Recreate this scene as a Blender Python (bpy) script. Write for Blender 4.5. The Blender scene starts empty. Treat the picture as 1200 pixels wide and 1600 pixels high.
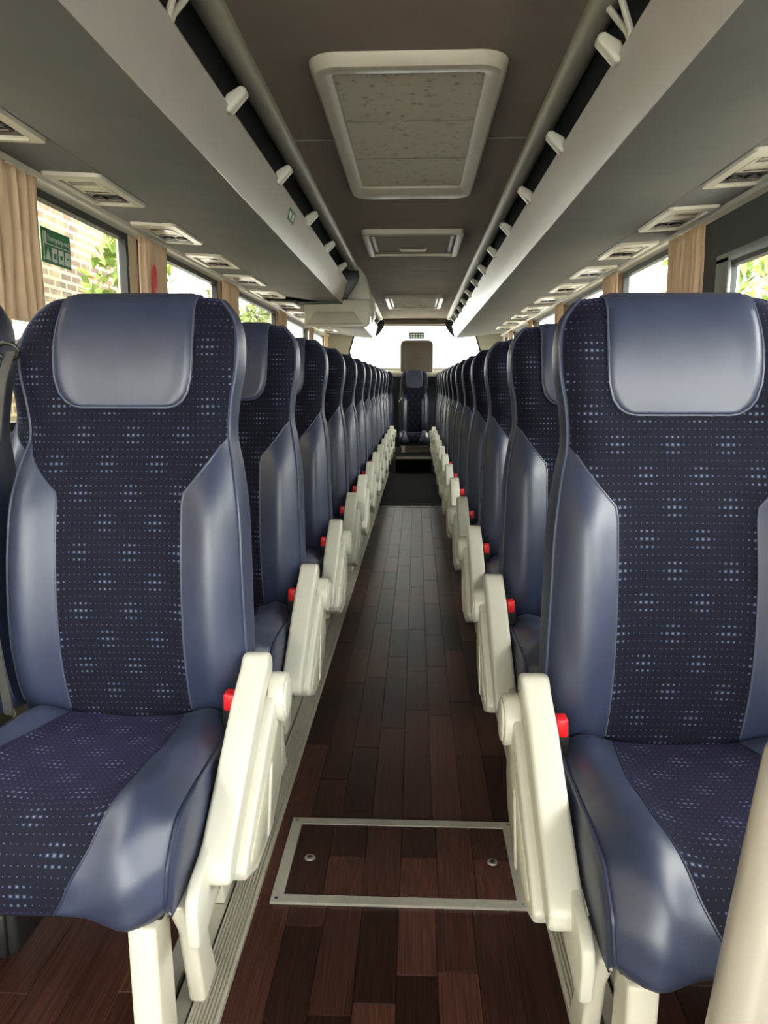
import bpy, bmesh, math, random
import numpy as np
from mathutils import Vector, Matrix

random.seed(7)
SC = bpy.context.scene
COL = SC.collection
R = math.radians

# ------------------------------------------------------------------ camera
cam_d = bpy.data.cameras.new('camera')
cam_d.sensor_fit = 'VERTICAL'
cam_d.sensor_height = 36
cam_d.lens = 27.0
cam_d.clip_start = 0.02
cam = bpy.data.objects.new('camera', cam_d)
COL.objects.link(cam)
cam.location = (0.030, 0, 1.10)
cam.rotation_euler = (R(90 - 9.46), 0, R(2.39))
SC.camera = cam

# ------------------------------------------------------------------ world, light, exposure
w = bpy.data.worlds.new('world')
SC.world = w
w.use_nodes = True
wn = w.node_tree
wn.nodes.clear()
wo = wn.nodes.new('ShaderNodeOutputWorld')
bg = wn.nodes.new('ShaderNodeBackground')
bg.inputs['Color'].default_value = (1.0, 0.975, 0.935, 1)
bg.inputs['Strength'].default_value = 4.0
wn.links.new(bg.outputs[0], wo.inputs[0])

SC.view_settings.view_transform = 'Standard'
SC.view_settings.look = 'None'
SC.view_settings.gamma = 1.0
SC.view_settings.use_curve_mapping = False
SC.view_settings.exposure = 2.1
SC.cycles.use_denoising = True
SC.cycles.max_bounces = 10
SC.cycles.diffuse_bounces = 6
SC.cycles.transparent_max_bounces = 24
SC.cycles.sample_clamp_indirect = 6


H = 1.10                      # eye height above the aisle floor
WALLX = 1.27
Y0, Y1 = -2.3, 11.4

# ------------------------------------------------------------------ materials
def srgb(r, g, b):
    def f(c):
        c /= 255.0
        return c / 12.92 if c <= 0.04045 else ((c + 0.055) / 1.055) ** 2.4
    return (f(r), f(g), f(b), 1)


MATS = {}


class NT:
    def __init__(self, name):
        self.m = bpy.data.materials.new(name)
        self.m.use_nodes = True
        self.t = self.m.node_tree
        self.b = self.t.nodes['Principled BSDF']
        MATS[name] = self.m

    def n(self, typ, **kw):
        x = self.t.nodes.new(typ)
        for k, v in kw.items():
            setattr(x, k, v)
        return x

    def l(self, a, b):
        self.t.links.new(a, b)

    def val(self, sock, v):
        if hasattr(v, 'is_output') or hasattr(v, 'links'):
            self.l(v, sock)
        else:
            sock.default_value = v

    def math(self, op, a, b=None, c=None, clamp=False):
        x = self.n('ShaderNodeMath', operation=op)
        x.use_clamp = clamp
        self.val(x.inputs[0], a)
        if b is not None:
            self.val(x.inputs[1], b)
        if c is not None:
            self.val(x.inputs[2], c)
        return x.outputs[0]

    def mix(self, f, a, b, blend='MIX'):
        x = self.n('ShaderNodeMix', data_type='RGBA', blend_type=blend)
        self.val(x.inputs[0], f)
        self.val(x.inputs[6], a)
        self.val(x.inputs[7], b)
        return x.outputs[2]

    def coord(self, out='Object', scale=(1, 1, 1)):
        c = self.n('ShaderNodeTexCoord')
        mp = self.n('ShaderNodeMapping')
        mp.inputs['Scale'].default_value = scale
        self.l(c.outputs[out], mp.inputs[0])
        return mp.outputs[0]

    def noise(self, vec, scale, detail=4, rough=0.55):
        x = self.n('ShaderNodeTexNoise')
        x.inputs['Scale'].default_value = scale
        x.inputs['Detail'].default_value = detail
        x.inputs['Roughness'].default_value = rough
        self.l(vec, x.inputs['Vector'])
        return x.outputs['Fac']

    def ramp(self, fac, stops):
        x = self.n('ShaderNodeValToRGB')
        e = x.color_ramp.elements
        while len(e) < len(stops):
            e.new(0.5)
        for k, (p, c) in enumerate(stops):
            e[k].position = p
            e[k].color = c
        self.l(fac, x.inputs[0])
        return x.outputs[0]

    def bump(self, h, strength=0.2, dist=0.002):
        x = self.n('ShaderNodeBump')
        x.inputs['Strength'].default_value = strength
        x.inputs['Distance'].default_value = dist
        self.l(h, x.inputs['Height'])
        self.l(x.outputs[0], self.b.inputs['Normal'])


def plain(name, col, rough=0.5, metal=0.0, spec=0.5, var=0.08, vscale=6, bump=0.05, bscale=150, coat=0):
    n = NT(name)
    v = n.coord('Object')
    f = n.noise(v, vscale)
    a = tuple(c * (1 - var) for c in col[:3]) + (1,)
    b = tuple(min(1, c * (1 + var)) for c in col[:3]) + (1,)
    n.l(n.ramp(f, [(0.3, a), (0.7, b)]), n.b.inputs['Base Color'])
    n.b.inputs['Roughness'].default_value = rough
    n.b.inputs['Metallic'].default_value = metal
    n.b.inputs['Specular IOR Level'].default_value = spec
    n.b.inputs['Coat Weight'].default_value = coat
    if bump:
        n.bump(n.noise(v, bscale, 3), bump, 0.001)
    return n.m


def m_fabric():
    n = NT('dotted_fabric')
    uv = n.n('ShaderNodeUVMap')
    uv.uv_map = 'UVMap'
    s = n.n('ShaderNodeSeparateXYZ')
    n.l(uv.outputs[0], s.inputs[0])
    PU, PV = 0.0103, 0.0150
    u = n.math('DIVIDE', s.outputs[0], PU)
    v = n.math('DIVIDE', s.outputs[1], PV)
    iu, iv = n.math('FLOOR', u), n.math('FLOOR', v)
    fu = n.math('ABSOLUTE', n.math('SUBTRACT', n.math('SUBTRACT', u, iu), 0.5))
    fv = n.math('ABSOLUTE', n.math('SUBTRACT', n.math('SUBTRACT', v, iv), 0.5))
    du = n.math('MULTIPLY', fu, PU)
    dv = n.math('MULTIPLY', fv, PV)
    d = n.math('MAXIMUM', du, dv)
    ca = n.math('COSINE', n.math('MULTIPLY', iu, 2 * math.pi / 10))
    cb = n.math('COSINE', n.math('MULTIPLY', iv, 2 * math.pi / 8))
    sm_ = n.math('MULTIPLY', n.math('ABSOLUTE', n.math('ADD', ca, cb)), 0.5)
    a = n.math('DIVIDE', n.math('SUBTRACT', sm_, 0.42), 0.58, clamp=True)
    size = n.math('MULTIPLY_ADD', n.math('POWER', a, 1.1), 0.0026, 0.00100)
    mask = n.math('LESS_THAN', d, size)
    core = n.math('LESS_THAN', d, n.math('MULTIPLY', size, 0.42))
    ring = n.math('MULTIPLY', n.math('LESS_THAN', d, n.math('MULTIPLY', size, 0.8)), 0.35)
    f = n.noise(n.coord('UV', (1, 1, 1)), 900, 2)
    base = n.ramp(f, [(0.3, srgb(13, 14, 24)), (0.7, srgb(24, 25, 39))])
    dotc = n.mix(core, n.mix(ring, srgb(46, 54, 76), srgb(66, 73, 94)), srgb(112, 116, 128))
    n.l(n.mix(mask, base, dotc), n.b.inputs['Base Color'])
    n.b.inputs['Roughness'].default_value = 0.85
    n.b.inputs['Specular IOR Level'].default_value = 0.15
    n.b.inputs['Sheen Weight'].default_value = 0.12
    n.b.inputs['Sheen Tint'].default_value = srgb(120, 110, 190)
    n.bump(f, 0.25, 0.001)
    return n.m


def m_leather():
    n = NT('navy_leather')
    v = n.coord('Object')
    f = n.noise(v, 9, 3)
    n.l(n.ramp(f, [(0.3, srgb(38, 45, 70)), (0.7, srgb(46, 54, 81))]), n.b.inputs['Base Color'])
    n.l(n.math('MULTIPLY_ADD', f, 0.12, 0.40), n.b.inputs['Roughness'])
    n.b.inputs['Specular IOR Level'].default_value = 0.75
    n.b.inputs['Coat Weight'].default_value = 0.38
    n.b.inputs['Coat Roughness'].default_value = 0.5
    vo = n.n('ShaderNodeTexVoronoi')
    vo.inputs['Scale'].default_value = 420
    n.l(v, vo.inputs['Vector'])
    wr = n.noise(n.coord('Object', (1, 1, 0.5)), 14, 2)
    h = n.math('ADD', n.math('MULTIPLY', vo.outputs['Distance'], 0.25), n.math('MULTIPLY', wr, 3.0))
    n.bump(h, 0.22, 0.0025)
    return n.m


def m_plank():
    n = NT('dark_walnut_vinyl')
    oi = n.n('ShaderNodeObjectInfo')
    v = n.coord('Object', (16, 1.1, 1))
    add = n.n('ShaderNodeVectorMath', operation='ADD')
    n.l(v, add.inputs[0])
    cmb = n.n('ShaderNodeCombineXYZ')
    n.l(n.math('MULTIPLY', oi.outputs['Random'], 40), cmb.inputs[0])
    n.l(n.math('MULTIPLY', oi.outputs['Random'], 17), cmb.inputs[1])
    n.l(cmb.outputs[0], add.inputs[1])
    g = n.noise(add.outputs[0], 2.2, 6, 0.65)
    dark = n.ramp(g, [(0.3, srgb(36, 21, 18)), (0.52, srgb(64, 39, 33)), (0.75, srgb(96, 60, 50))])
    k = n.math('MULTIPLY_ADD', oi.outputs['Random'], 1.0, 0.3)
    cc = n.n('ShaderNodeCombineColor')
    for i in range(3):
        n.l(k, cc.inputs[i])
    n.l(n.mix(1.0, dark, cc.outputs[0], 'MULTIPLY'), n.b.inputs['Base Color'])
    n.b.inputs['Roughness'].default_value = 0.4
    n.b.inputs['Specular IOR Level'].default_value = 0.12
    n.bump(g, 0.15, 0.001)
    return n.m


def m_floorbase():
    n = NT('dark_walnut_floor')
    br = n.n('ShaderNodeTexBrick')
    br.offset = 0.37
    br.inputs['Scale'].default_value = 1
    br.inputs['Brick Width'].default_value = 0.42
    br.inputs['Row Height'].default_value = 0.0775
    br.inputs['Mortar Size'].default_value = 0.0008
    br.inputs['Color1'].default_value = srgb(40, 25, 23)
    br.inputs['Color2'].default_value = srgb(78, 50, 44)
    br.inputs['Mortar'].default_value = srgb(18, 11, 10)
    c = n.n('ShaderNodeTexCoord')
    mp = n.n('ShaderNodeMapping')
    mp.inputs['Rotation'].default_value = (0, 0, R(90))
    n.l(c.outputs['Object'], mp.inputs[0])
    n.l(mp.outputs[0], br.inputs['Vector'])
    g = n.noise(n.coord('Object', (16, 1.1, 1)), 3, 6)
    n.l(n.mix(n.math('MULTIPLY', g, 0.6), br.outputs['Color'], srgb(30, 18, 17)), n.b.inputs['Base Color'])
    n.b.inputs['Roughness'].default_value = 0.38
    return n.m


def m_perforated():
    n = NT('perforated_blind')
    v = n.coord('Object')
    s = n.n('ShaderNodeSeparateXYZ')
    n.l(v, s.inputs[0])
    sx = n.math('SINE', n.math('MULTIPLY', s.outputs[0], 2 * math.pi / 0.0062))
    sy = n.math('SINE', n.math('MULTIPLY', s.outputs[1], 2 * math.pi / 0.011))
    hole = n.math('GREATER_THAN', n.math('MULTIPLY', sx, sy), 0.42)
    d1 = n.noise(n.coord('Object', (3, 5, 1)), 1.6, 6, 0.7)
    d2 = n.noise(n.coord('Object', (5, 5, 1)), 5.0, 5, 0.7)
    dirt = n.ramp(n.math('MAXIMUM', n.math('MULTIPLY', d1, 0.9), d2), [(0.56, (0, 0, 0, 1)), (0.72, (1, 1, 1, 1))])
    c = n.mix(n.math('MULTIPLY', hole, 0.45), srgb(196, 192, 180), srgb(112, 108, 99))
    n.l(n.mix(dirt, c, srgb(88, 83, 76)), n.b.inputs['Base Color'])
    n.b.inputs['Roughness'].default_value = 0.7
    n.bump(n.math('SUBTRACT', 1.0, hole), 0.4, 0.002)
    return n.m


def m_felt(name, c1, c2, sc=3.0):
    n = NT(name)
    f = n.noise(n.coord('Object'), sc, 5, 0.6)
    f2 = n.noise(n.coord('Object'), 500, 2)
    n.l(n.mix(n.math('MULTIPLY', f2, 0.35), n.ramp(f, [(0.3, c1), (0.7, c2)]), c1), n.b.inputs['Base Color'])
    n.b.inputs['Roughness'].default_value = 0.9
    n.b.inputs['Specular IOR Level'].default_value = 0.2
    n.bump(f2, 0.25, 0.001)
    return n.m


def m_glass(name, tint=(0.96, 0.98, 0.96, 1)):
    n = NT(name)
    n.t.nodes.remove(n.b)
    out = [x for x in n.t.nodes if x.type == 'OUTPUT_MATERIAL'][0]
    tr = n.n('ShaderNodeBsdfTransparent')
    tr.inputs[0].default_value = tint
    gl = n.n('ShaderNodeBsdfGlossy')
    gl.inputs['Roughness'].default_value = 0.02
    fr = n.n('ShaderNodeFresnel')
    fr.inputs[0].default_value = 1.45
    mx = n.n('ShaderNodeMixShader')
    gm = n.n('ShaderNodeNewGeometry')
    n.l(n.math('MULTIPLY', fr.outputs[0], n.math('SUBTRACT', 1.0, gm.outputs['Backfacing'])), mx.inputs[0])
    n.l(tr.outputs[0], mx.inputs[1])
    n.l(gl.outputs[0], mx.inputs[2])
    n.l(mx.outputs[0], out.inputs[0])
    return n.m


def m_brick():
    n = NT('old_brickwork')
    c = n.n('ShaderNodeTexCoord')
    s = n.n('ShaderNodeSeparateXYZ')
    n.l(c.outputs['Object'], s.inputs[0])
    cb = n.n('ShaderNodeCombineXYZ')
    n.l(s.outputs[1], cb.inputs[0])
    n.l(s.outputs[2], cb.inputs[1])
    wob = n.noise(c.outputs['Object'], 6, 3)
    br = n.n('ShaderNodeTexBrick')
    br.inputs['Scale'].default_value = 1
    br.inputs['Brick Width'].default_value = 0.225
    br.inputs['Row Height'].default_value = 0.078
    br.inputs['Mortar Size'].default_value = 0.014
    br.inputs['Color1'].default_value = srgb(90, 66, 48)
    br.inputs['Color2'].default_value = srgb(58, 47, 34)
    br.inputs['Mortar'].default_value = srgb(132, 122, 96)
    n.l(cb.outputs[0], br.inputs['Vector'])
    pat = n.ramp(n.noise(c.outputs['Object'], 1.2, 5), [(0.42, (0, 0, 0, 1)), (0.58, (1, 1, 1, 1))])
    n.l(n.mix(n.math('MULTIPLY', pat, 0.55), br.outputs['Color'], srgb(140, 134, 96)), n.b.inputs['Base Color'])
    n.b.inputs['Roughness'].default_value = 0.9
    n.bump(wob, 0.4, 0.02)
    return n.m


def m_leaf(name, a, b):
    n = NT(name)
    oi = n.noise(n.coord('Object'), 4, 2)
    n.l(n.ramp(oi, [(0.35, a), (0.65, b)]), n.b.inputs['Base Color'])
    n.b.inputs['Roughness'].default_value = 0.6
    return n.m


FABRIC = m_fabric()
LEATHER = m_leather()
PIPING = plain('leather_piping', srgb(72, 78, 98), 0.35, var=0.05, bump=0)
SHELL = plain('seat_back_shell', srgb(150, 150, 138), 0.5)
CREAM = plain('cream_plastic', srgb(200, 198, 186), 0.4, var=0.03, bump=0.03)
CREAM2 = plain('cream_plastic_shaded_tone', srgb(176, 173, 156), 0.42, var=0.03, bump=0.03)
CREAMSTEEL = plain('cream_painted_steel', srgb(206, 201, 186), 0.4, var=0.05)
BLACK = plain('black_plastic', srgb(20, 20, 22), 0.45)
RUBBER = plain('black_rubber', srgb(12, 11, 12), 0.85, spec=0.08, var=0.2)
RED = plain('red_plastic', srgb(215, 30, 38), 0.35)
WEB = plain('belt_webbing', srgb(58, 57, 55), 0.65, bump=0.3, bscale=700)
CHROME = plain('chrome', srgb(190, 190, 190), 0.2, 1.0, bump=0)
ALU = plain('brushed_aluminium', srgb(182, 178, 166), 0.42, 0.55, var=0.08, vscale=30)
ALUDARK = plain('worn_aluminium', srgb(140, 135, 124), 0.45, 0.6, var=0.2, vscale=60)
TRIMW = plain('pale_floor_trim', srgb(158, 154, 140), 0.4, var=0.1, vscale=20)
PLANK = m_plank()
FLOORB = m_floorbase()
CEIL = m_felt('ceiling_felt', srgb(126, 117, 109), srgb(138, 129, 120))
RACKF = m_felt('rack_underside_felt', srgb(121, 122, 124), srgb(131, 131, 132))
RACKD = m_felt('rack_dark_lining', srgb(62, 65, 68), srgb(72, 75, 78))
FASCIA = plain('silver_fascia', srgb(196, 193, 194), 0.42, 0.0, var=0.03, bump=0)
RAILM = plain('ceiling_duct_plastic', srgb(150, 149, 136), 0.5, var=0.04)
WALLC = plain('pale_wall_lining', srgb(206, 198, 178), 0.6, var=0.05)
WALLG = m_felt('grey_wall_lining', srgb(78, 82, 82), srgb(88, 92, 92))
FRAMED = plain('dark_window_rubber', srgb(42, 46, 48), 0.55)
GLASS = m_glass('clear_window_glass')
PERF = m_perforated()
GRILLEF = plain('grille_frame_plastic', srgb(178, 173, 158), 0.42, var=0.03)
CURTAIN = plain('peach_curtain_cloth', srgb(224, 194, 162), 0.85, var=0.07, vscale=3, bump=0.2, bscale=500)
LIDM = plain('hatch_lid_plastic', srgb(142, 136, 126), 0.85, spec=0.1, var=0.04)
GREEN = plain('sign_green', srgb(20, 122, 78), 0.4, bump=0)
WHITE = plain('sign_white', srgb(226, 236, 228), 0.5, bump=0)
LENS = plain('reading_lamp_lens', srgb(120, 112, 104), 0.25, bump=0)
PSUDARK = plain('nozzle_dark', srgb(50, 46, 43), 0.4, bump=0)
BRICK = m_brick()
GROUND = plain('yard_ground', srgb(190, 182, 166), 0.9, var=0.2)
STONE = plain('mossy_stone', srgb(84, 78, 62), 0.9, var=0.5, vscale=3, bump=0.5, bscale=12)
LEAF1 = m_leaf('bright_leaves', srgb(92, 120, 44), srgb(150, 166, 84))
LEAF2 = m_leaf('dark_leaves', srgb(66, 84, 46), srgb(120, 132, 70))
REARP = m_felt('rear_panel_cloth', srgb(96, 88, 78), srgb(106, 98, 88))
POLE = plain('satin_steel_pole', srgb(196, 188, 176), 0.28, 0.35, var=0.03, bump=0)

# ------------------------------------------------------------------ mesh helpers
def link_mesh(name, me, mat, parent=None, smooth=True, angle=38):
    if smooth:
        me.polygons.foreach_set('use_smooth', [True] * len(me.polygons))
        me.set_sharp_from_angle(angle=R(angle))
    mats = mat if isinstance(mat, (list, tuple)) else [mat]
    for m in mats:
        me.materials.append(m)
    o = bpy.data.objects.new(name, me)
    COL.objects.link(o)
    if parent is not None:
        o.parent = parent
    return o


class MB:
    def __init__(self):
        self.v, self.f, self.uv = [], [], []

    def grid(self, P, U=None, closed=False, flip=False):
        """P[row][col] points; U the same for UV"""
        base = len(self.v)
        nr, nc = len(P), len(P[0])
        for r in range(nr):
            for c in range(nc):
                self.v.append(tuple(P[r][c]))
                self.uv.append(U[r][c] if U else (0, 0))
        for r in range(nr - 1):
            for c in range(nc if closed else nc - 1):
                c2 = (c + 1) % nc
                q = [base + r * nc + c, base + r * nc + c2, base + (r + 1) * nc + c2, base + (r + 1) * nc + c]
                self.f.append(q[::-1] if flip else q)
        return base

    def poly(self, pts, flip=False):
        base = len(self.v)
        for p in pts:
            self.v.append(tuple(p))
            self.uv.append((0, 0))
        q = list(range(base, base + len(pts)))
        self.f.append(q[::-1] if flip else q)

    def box(self, x0, x1, y0, y1, z0, z1):
        b = len(self.v)
        for x in (x0, x1):
            for y in (y0, y1):
                for z in (z0, z1):
                    self.v.append((x, y, z))
                    self.uv.append((0, 0))
        for q in ((0, 1, 3, 2), (4, 6, 7, 5), (0, 4, 5, 1), (2, 3, 7, 6), (0, 2, 6, 4), (1, 5, 7, 3)):
            self.f.append([b + i for i in q])

    def tube(self, pts, r, n=8, caps=True, flat=None):
        pts = [Vector(p) for p in pts]
        rr = r if isinstance(r, (list, tuple)) else [r] * len(pts)
        t0 = (pts[1] - pts[0]).normalized()
        up = Vector((0, 0, 1)) if abs(t0.z) < 0.9 else Vector((1, 0, 0))
        a = t0.cross(up).normalized()
        rings = []
        for i, p in enumerate(pts):
            t = (pts[min(i + 1, len(pts) - 1)] - pts[max(i - 1, 0)]).normalized()
            a = (a - t * a.dot(t)).normalized()
            b = t.cross(a)
            fl = flat or 1.0
            rings.append([p + (a * math.cos(2 * math.pi * k / n) + b * fl * math.sin(2 * math.pi * k / n)) * rr[i] for k in range(n)])
        self.grid(rings, closed=True)
        if caps:
            self.poly(rings[0], True)
            self.poly(rings[-1])

    def mesh(self, name, s=1, recalc=False):
        me = bpy.data.meshes.new(name)
        v = [(x * s, y, z) for x, y, z in self.v] if s != 1 else self.v
        f = [q[::-1] for q in self.f] if s < 0 else self.f
        me.from_pydata(v, [], f)
        uvl = me.uv_layers.new(name='UVMap')
        idx = np.empty(len(me.loops), dtype=np.int32)
        me.loops.foreach_get('vertex_index', idx)
        uva = np.array(self.uv, dtype=np.float32)[idx]
        uvl.data.foreach_set('uv', uva.ravel())
        if recalc:
            bm = bmesh.new()
            bm.from_mesh(me)
            bmesh.ops.remove_doubles(bm, verts=bm.verts, dist=1e-5)
            bmesh.ops.recalc_face_normals(bm, faces=bm.faces)
            bm.to_mesh(me)
            bm.free()
        me.update()
        return me

    def obj(self, name, mat, parent=None, s=1, smooth=True, angle=38, recalc=True):
        return link_mesh(name, self.mesh(name, s, recalc), mat, parent, smooth, angle)


def bevelled(mb, name, mat, parent=None, bev=0.004, seg=2, s=1, angle=30):
    me = mb.mesh(name, s, True)
    bm = bmesh.new()
    bm.from_mesh(me)
    ed = [e for e in bm.edges if len(e.link_faces) == 2 and e.calc_face_angle(0) > R(angle)]
    if ed:
        bmesh.ops.bevel(bm, geom=ed, offset=bev, segments=seg, profile=0.5, affect='EDGES', clamp_overlap=True)
    bm.to_mesh(me)
    bm.free()
    return link_mesh(name, me, mat, parent, True, 50)


def prism(profile, lo, hi, axis='x'):
    """closed polygon extruded along an axis; profile in the two other axes"""
    mb = MB()
    def P(a, b, c):
        return {'x': (c, a, b), 'y': (a, c, b), 'z': (a, b, c)}[axis]
    mb.poly([P(a, b, lo) for a, b in profile])
    mb.poly([P(a, b, hi) for a, b in profile], True)
    n = len(profile)
    for i in range(n):
        a, b = profile[i], profile[(i + 1) % n]
        mb.poly([P(*a, lo), P(*b, lo), P(*b, hi), P(*a, hi)])
    return mb


def cyl(mb, c, r, h, axis='x', n=20, r2=None):
    r2 = r if r2 is None else r2
    def P(a, b, k):
        return {'x': (c[0] + k, c[1] + a, c[2] + b), 'y': (c[0] + a, c[1] + k, c[2] + b), 'z': (c[0] + a, c[1] + b, c[2] + k)}[axis]
    r_0 = [P(r * math.cos(2 * math.pi * i / n), r * math.sin(2 * math.pi * i / n), 0) for i in range(n)]
    r_1 = [P(r2 * math.cos(2 * math.pi * i / n), r2 * math.sin(2 * math.pi * i / n), h) for i in range(n)]
    mb.grid([r_0, r_1], closed=True)
    mb.poly(r_0, True)
    mb.poly(r_1)


def boxobj(name, mat, dims, parent=None, bev=0.0, seg=2):
    mb = MB()
    mb.box(*dims)
    if bev:
        return bevelled(mb, name, mat, parent, bev, seg)
    return mb.obj(name, mat, parent, smooth=False)


def empty(name, loc=(0, 0, 0), rz=0.0):
    o = bpy.data.objects.new(name, None)
    COL.objects.link(o)
    o.location = loc
    o.rotation_euler = (0, 0, rz)
    o.empty_display_size = 0.05
    return o


def tag(o, label=None, cat=None, group=None, kind=None):
    for k, v in (('label', label), ('category', cat), ('group', group), ('kind', kind)):
        if v:
            o[k] = v
    return o


def kids(o):
    return [c for c in bpy.data.objects if c.parent == o]


def copy_tree(o, parent=None, tree=None):
    if tree is None:
        tree = {}
        for c in bpy.data.objects:
            if c.parent:
                tree.setdefault(c.parent.name, []).append(c)
    c = o.copy()
    COL.objects.link(c)
    c.parent = parent
    for ch in tree.get(o.name, []):
        copy_tree(ch, c, tree)
    return c


def spline(knots, n):
    """Catmull-Rom through tuples of any dimension, n samples"""
    K = [np.array(k, float) for k in knots]
    m = len(K) - 1
    out = []
    for i in range(n):
        t = i / (n - 1) * m
        k = min(int(t), m - 1)
        u = t - k
        p0, p1, p2, p3 = K[max(k - 1, 0)], K[k], K[k + 1], K[min(k + 2, m)]
        out.append(0.5 * (2 * p1 + (p2 - p0) * u + (2 * p0 - 5 * p1 + 4 * p2 - p3) * u * u + (3 * p1 - p0 - 3 * p2 + p3) * u ** 3))
    return out


ORD = ['first', 'second', 'third', 'fourth', 'fifth', 'sixth', 'seventh', 'eighth', 'ninth', 'tenth', 'eleventh', 'twelfth']

# ------------------------------------------------------------------ setting: floor
st = dict(kind='structure')
fl = boxobj('floor', FLOORB, (-WALLX, WALLX, Y0, Y1, -0.06, -0.004))
tag(fl, kind='structure', label='dark walnut plank floor of the coach aisle')
unit = MB()
unit.box(0, 1, 0, 1, 0, 1)
plank_me = {}


def plank(x0, x1, y0, y1, z0=-0.004, z1=0.0, parent=fl):
    key = round(random.choice([0.0, 1.0, 2.0]))
    if 'p' not in plank_me:
        mb = MB()
        b = 0.012
        mb.box(0, 1, 0, 1, 0, 0.7)
        mb.v += [(b, b / 5, 1), (1 - b, b / 5, 1), (1 - b, 1 - b / 5, 1), (b, 1 - b / 5, 1), (0, 0, .7), (1, 0, .7), (1, 1, .7), (0, 1, .7)]
        mb.uv += [(0, 0)] * 8
        mb.f += [[8, 9, 10, 11], [12, 13, 9, 8], [13, 14, 10, 9], [14, 15, 11, 10], [15, 12, 8, 11]]
        me = mb.mesh('plank', 1, False)
        me.materials.append(PLANK)
        plank_me['p'] = me
    o = bpy.data.objects.new('plank', plank_me['p'])
    COL.objects.link(o)
    g = 0.0003
    o.location = (x0 + g, y0 + g, z0)
    o.scale = (x1 - x0 - 2 * g, y1 - y0 - 2 * g, z1 - z0)
    o.parent = parent
    return o


def lay(x0, x1, y0, y1, w, lmin, lmax):
    nc = round((x1 - x0) / w)
    for c in range(nc):
        y = y0 - random.random() * lmax * 0.7
        while y < y1 - 0.01:
            ln = random.uniform(lmin, lmax)
            ye = min(y + ln, y1)
            if y1 - ye < 0.1:
                ye = y1
            if ye > y0 + 0.02:
                plank(x0 + (x1 - x0) * c / nc, x0 + (x1 - x0) * (c + 1) / nc, max(y, y0), ye)
            y = ye


lay(-0.31, 0.31, 0.95, 6.86, 0.0775, 0.32, 0.8)
lay(-1.24, -0.43, 0.75, 1.75, 0.081, 0.4, 0.8)
lay(0.43, 1.24, 0.75, 1.75, 0.081, 0.4, 0.8)

# dark rubber floor, rear step, threshold strip
mb = MB(); mb.box(-0.31, 0.31, 6.89, 9.64, -0.004, 0.002)
tag(mb.obj('floor_mat', RUBBER, smooth=False), 'black rubber mat covering the rear of the aisle', 'mat')
tag(boxobj('threshold_strip', ALUDARK, (-0.31, 0.31, 6.85, 6.89, 0.0, 0.006), bev=0.002), 'thin metal threshold strip across the aisle where the black mat begins', 'strip')
stp = empty('step', (0, 9.65, 0))
tag(stp, 'black step up to the rear bench at the end of the aisle', 'step')
boxobj('riser', RUBBER, (-0.225, 0.225, 0.0, 0.03, 0, 0.17), stp)
boxobj('tread', RUBBER, (-0.225, 0.225, 0.0, 0.7, 0.17, 0.19), stp)
boxobj('nosing', ALUDARK, (-0.225, 0.225, -0.01, 0.015, 0.165, 0.196), stp, 0.003)

# long floor trims beside the aisle, one each side
for side, nm in ((-1, 'left'), (1, 'right')):
    t = empty('trim_1' if side < 0 else 'trim_2')
    tag(t, kind='structure', label='pale ribbed floor trim along the %s edge of the aisle' % nm)
    mb = MB()
    prof = [(0.305, -0.004), (0.305, 0.012)]
    for k in range(7):
        x = 0.308 + k * 0.006
        prof += [(x, 0.016 + k * 0.002), (x + 0.003, 0.016 + k * 0.002), (x + 0.0035, 0.013 + k * 0.002), (x + 0.0055, 0.013 + k * 0.002)]
    prof += [(0.352, 0.032), (0.358, -0.004)]
    prism([(x * side, z) for x, z in prof], -1.2, 9.64, 'y').obj('nosing', TRIMW, t, smooth=False)
    boxobj('seat_rail', ALU, tuple(sorted((0.358 * side, 0.386 * side))) + (-1.2, 9.6, -0.004, 0.026), t)
    boxobj('slot', BLACK, tuple(sorted((0.386 * side, 0.396 * side))) + (-1.2, 9.6, -0.004, 0.012), t)
    boxobj('outer_rail', ALU, tuple(sorted((0.396 * side, 0.43 * side))) + (-1.2, 9.6, -0.004, 0.026), t)

# floor hatch
hx0, hx1, hy0, hy1 = -0.277, 0.279, 1.475, 1.80
hatch = empty('floor_hatch', (0, 0, 0))
tag(hatch, 'wood-look floor hatch with wide aluminium frame set in the aisle', 'hatch')
mb = MB()
fw = 0.026
for q in ((hx0, hx1, hy0, hy0 + fw), (hx0, hx1, hy1 - fw, hy1), (hx0, hx0 + fw, hy0 + fw, hy1 - fw), (hx1 - fw, hx1, hy0 + fw, hy1 - fw)):
    mb.box(q[0], q[1], q[2], q[3], -0.001, 0.006)
mb.obj('frame', ALU, hatch, smooth=False)
nc = 6
for c in range(nc):
    a0 = hx0 + fw + (hx1 - hx0 - 2 * fw) * c / nc
    a1 = hx0 + fw + (hx1 - hx0 - 2 * fw) * (c + 1) / nc
    if c % 2:
        plank(a0, a1, hy0 + fw, hy0 + 0.17, 0.0, 0.004, hatch)
        plank(a0, a1, hy0 + 0.17, hy1 - fw, 0.0, 0.004, hatch)
    else:
        plank(a0, a1, hy0 + fw, hy1 - fw, 0.0, 0.004, hatch)
for x in (hx0 + 0.065, hx1 - 0.065):
    mb = MB()
    cyl(mb, (x, 1.635, 0.004), 0.013, 0.003, 'z', 20, 0.011)
    lt = mb.obj('latch', ALUDARK, hatch)
    mb = MB()
    cyl(mb, (x, 1.635, 0.0071), 0.006, 0.0006, 'z', 12)
    mb.obj('latch_key', BLACK, lt)
k = 0
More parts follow.
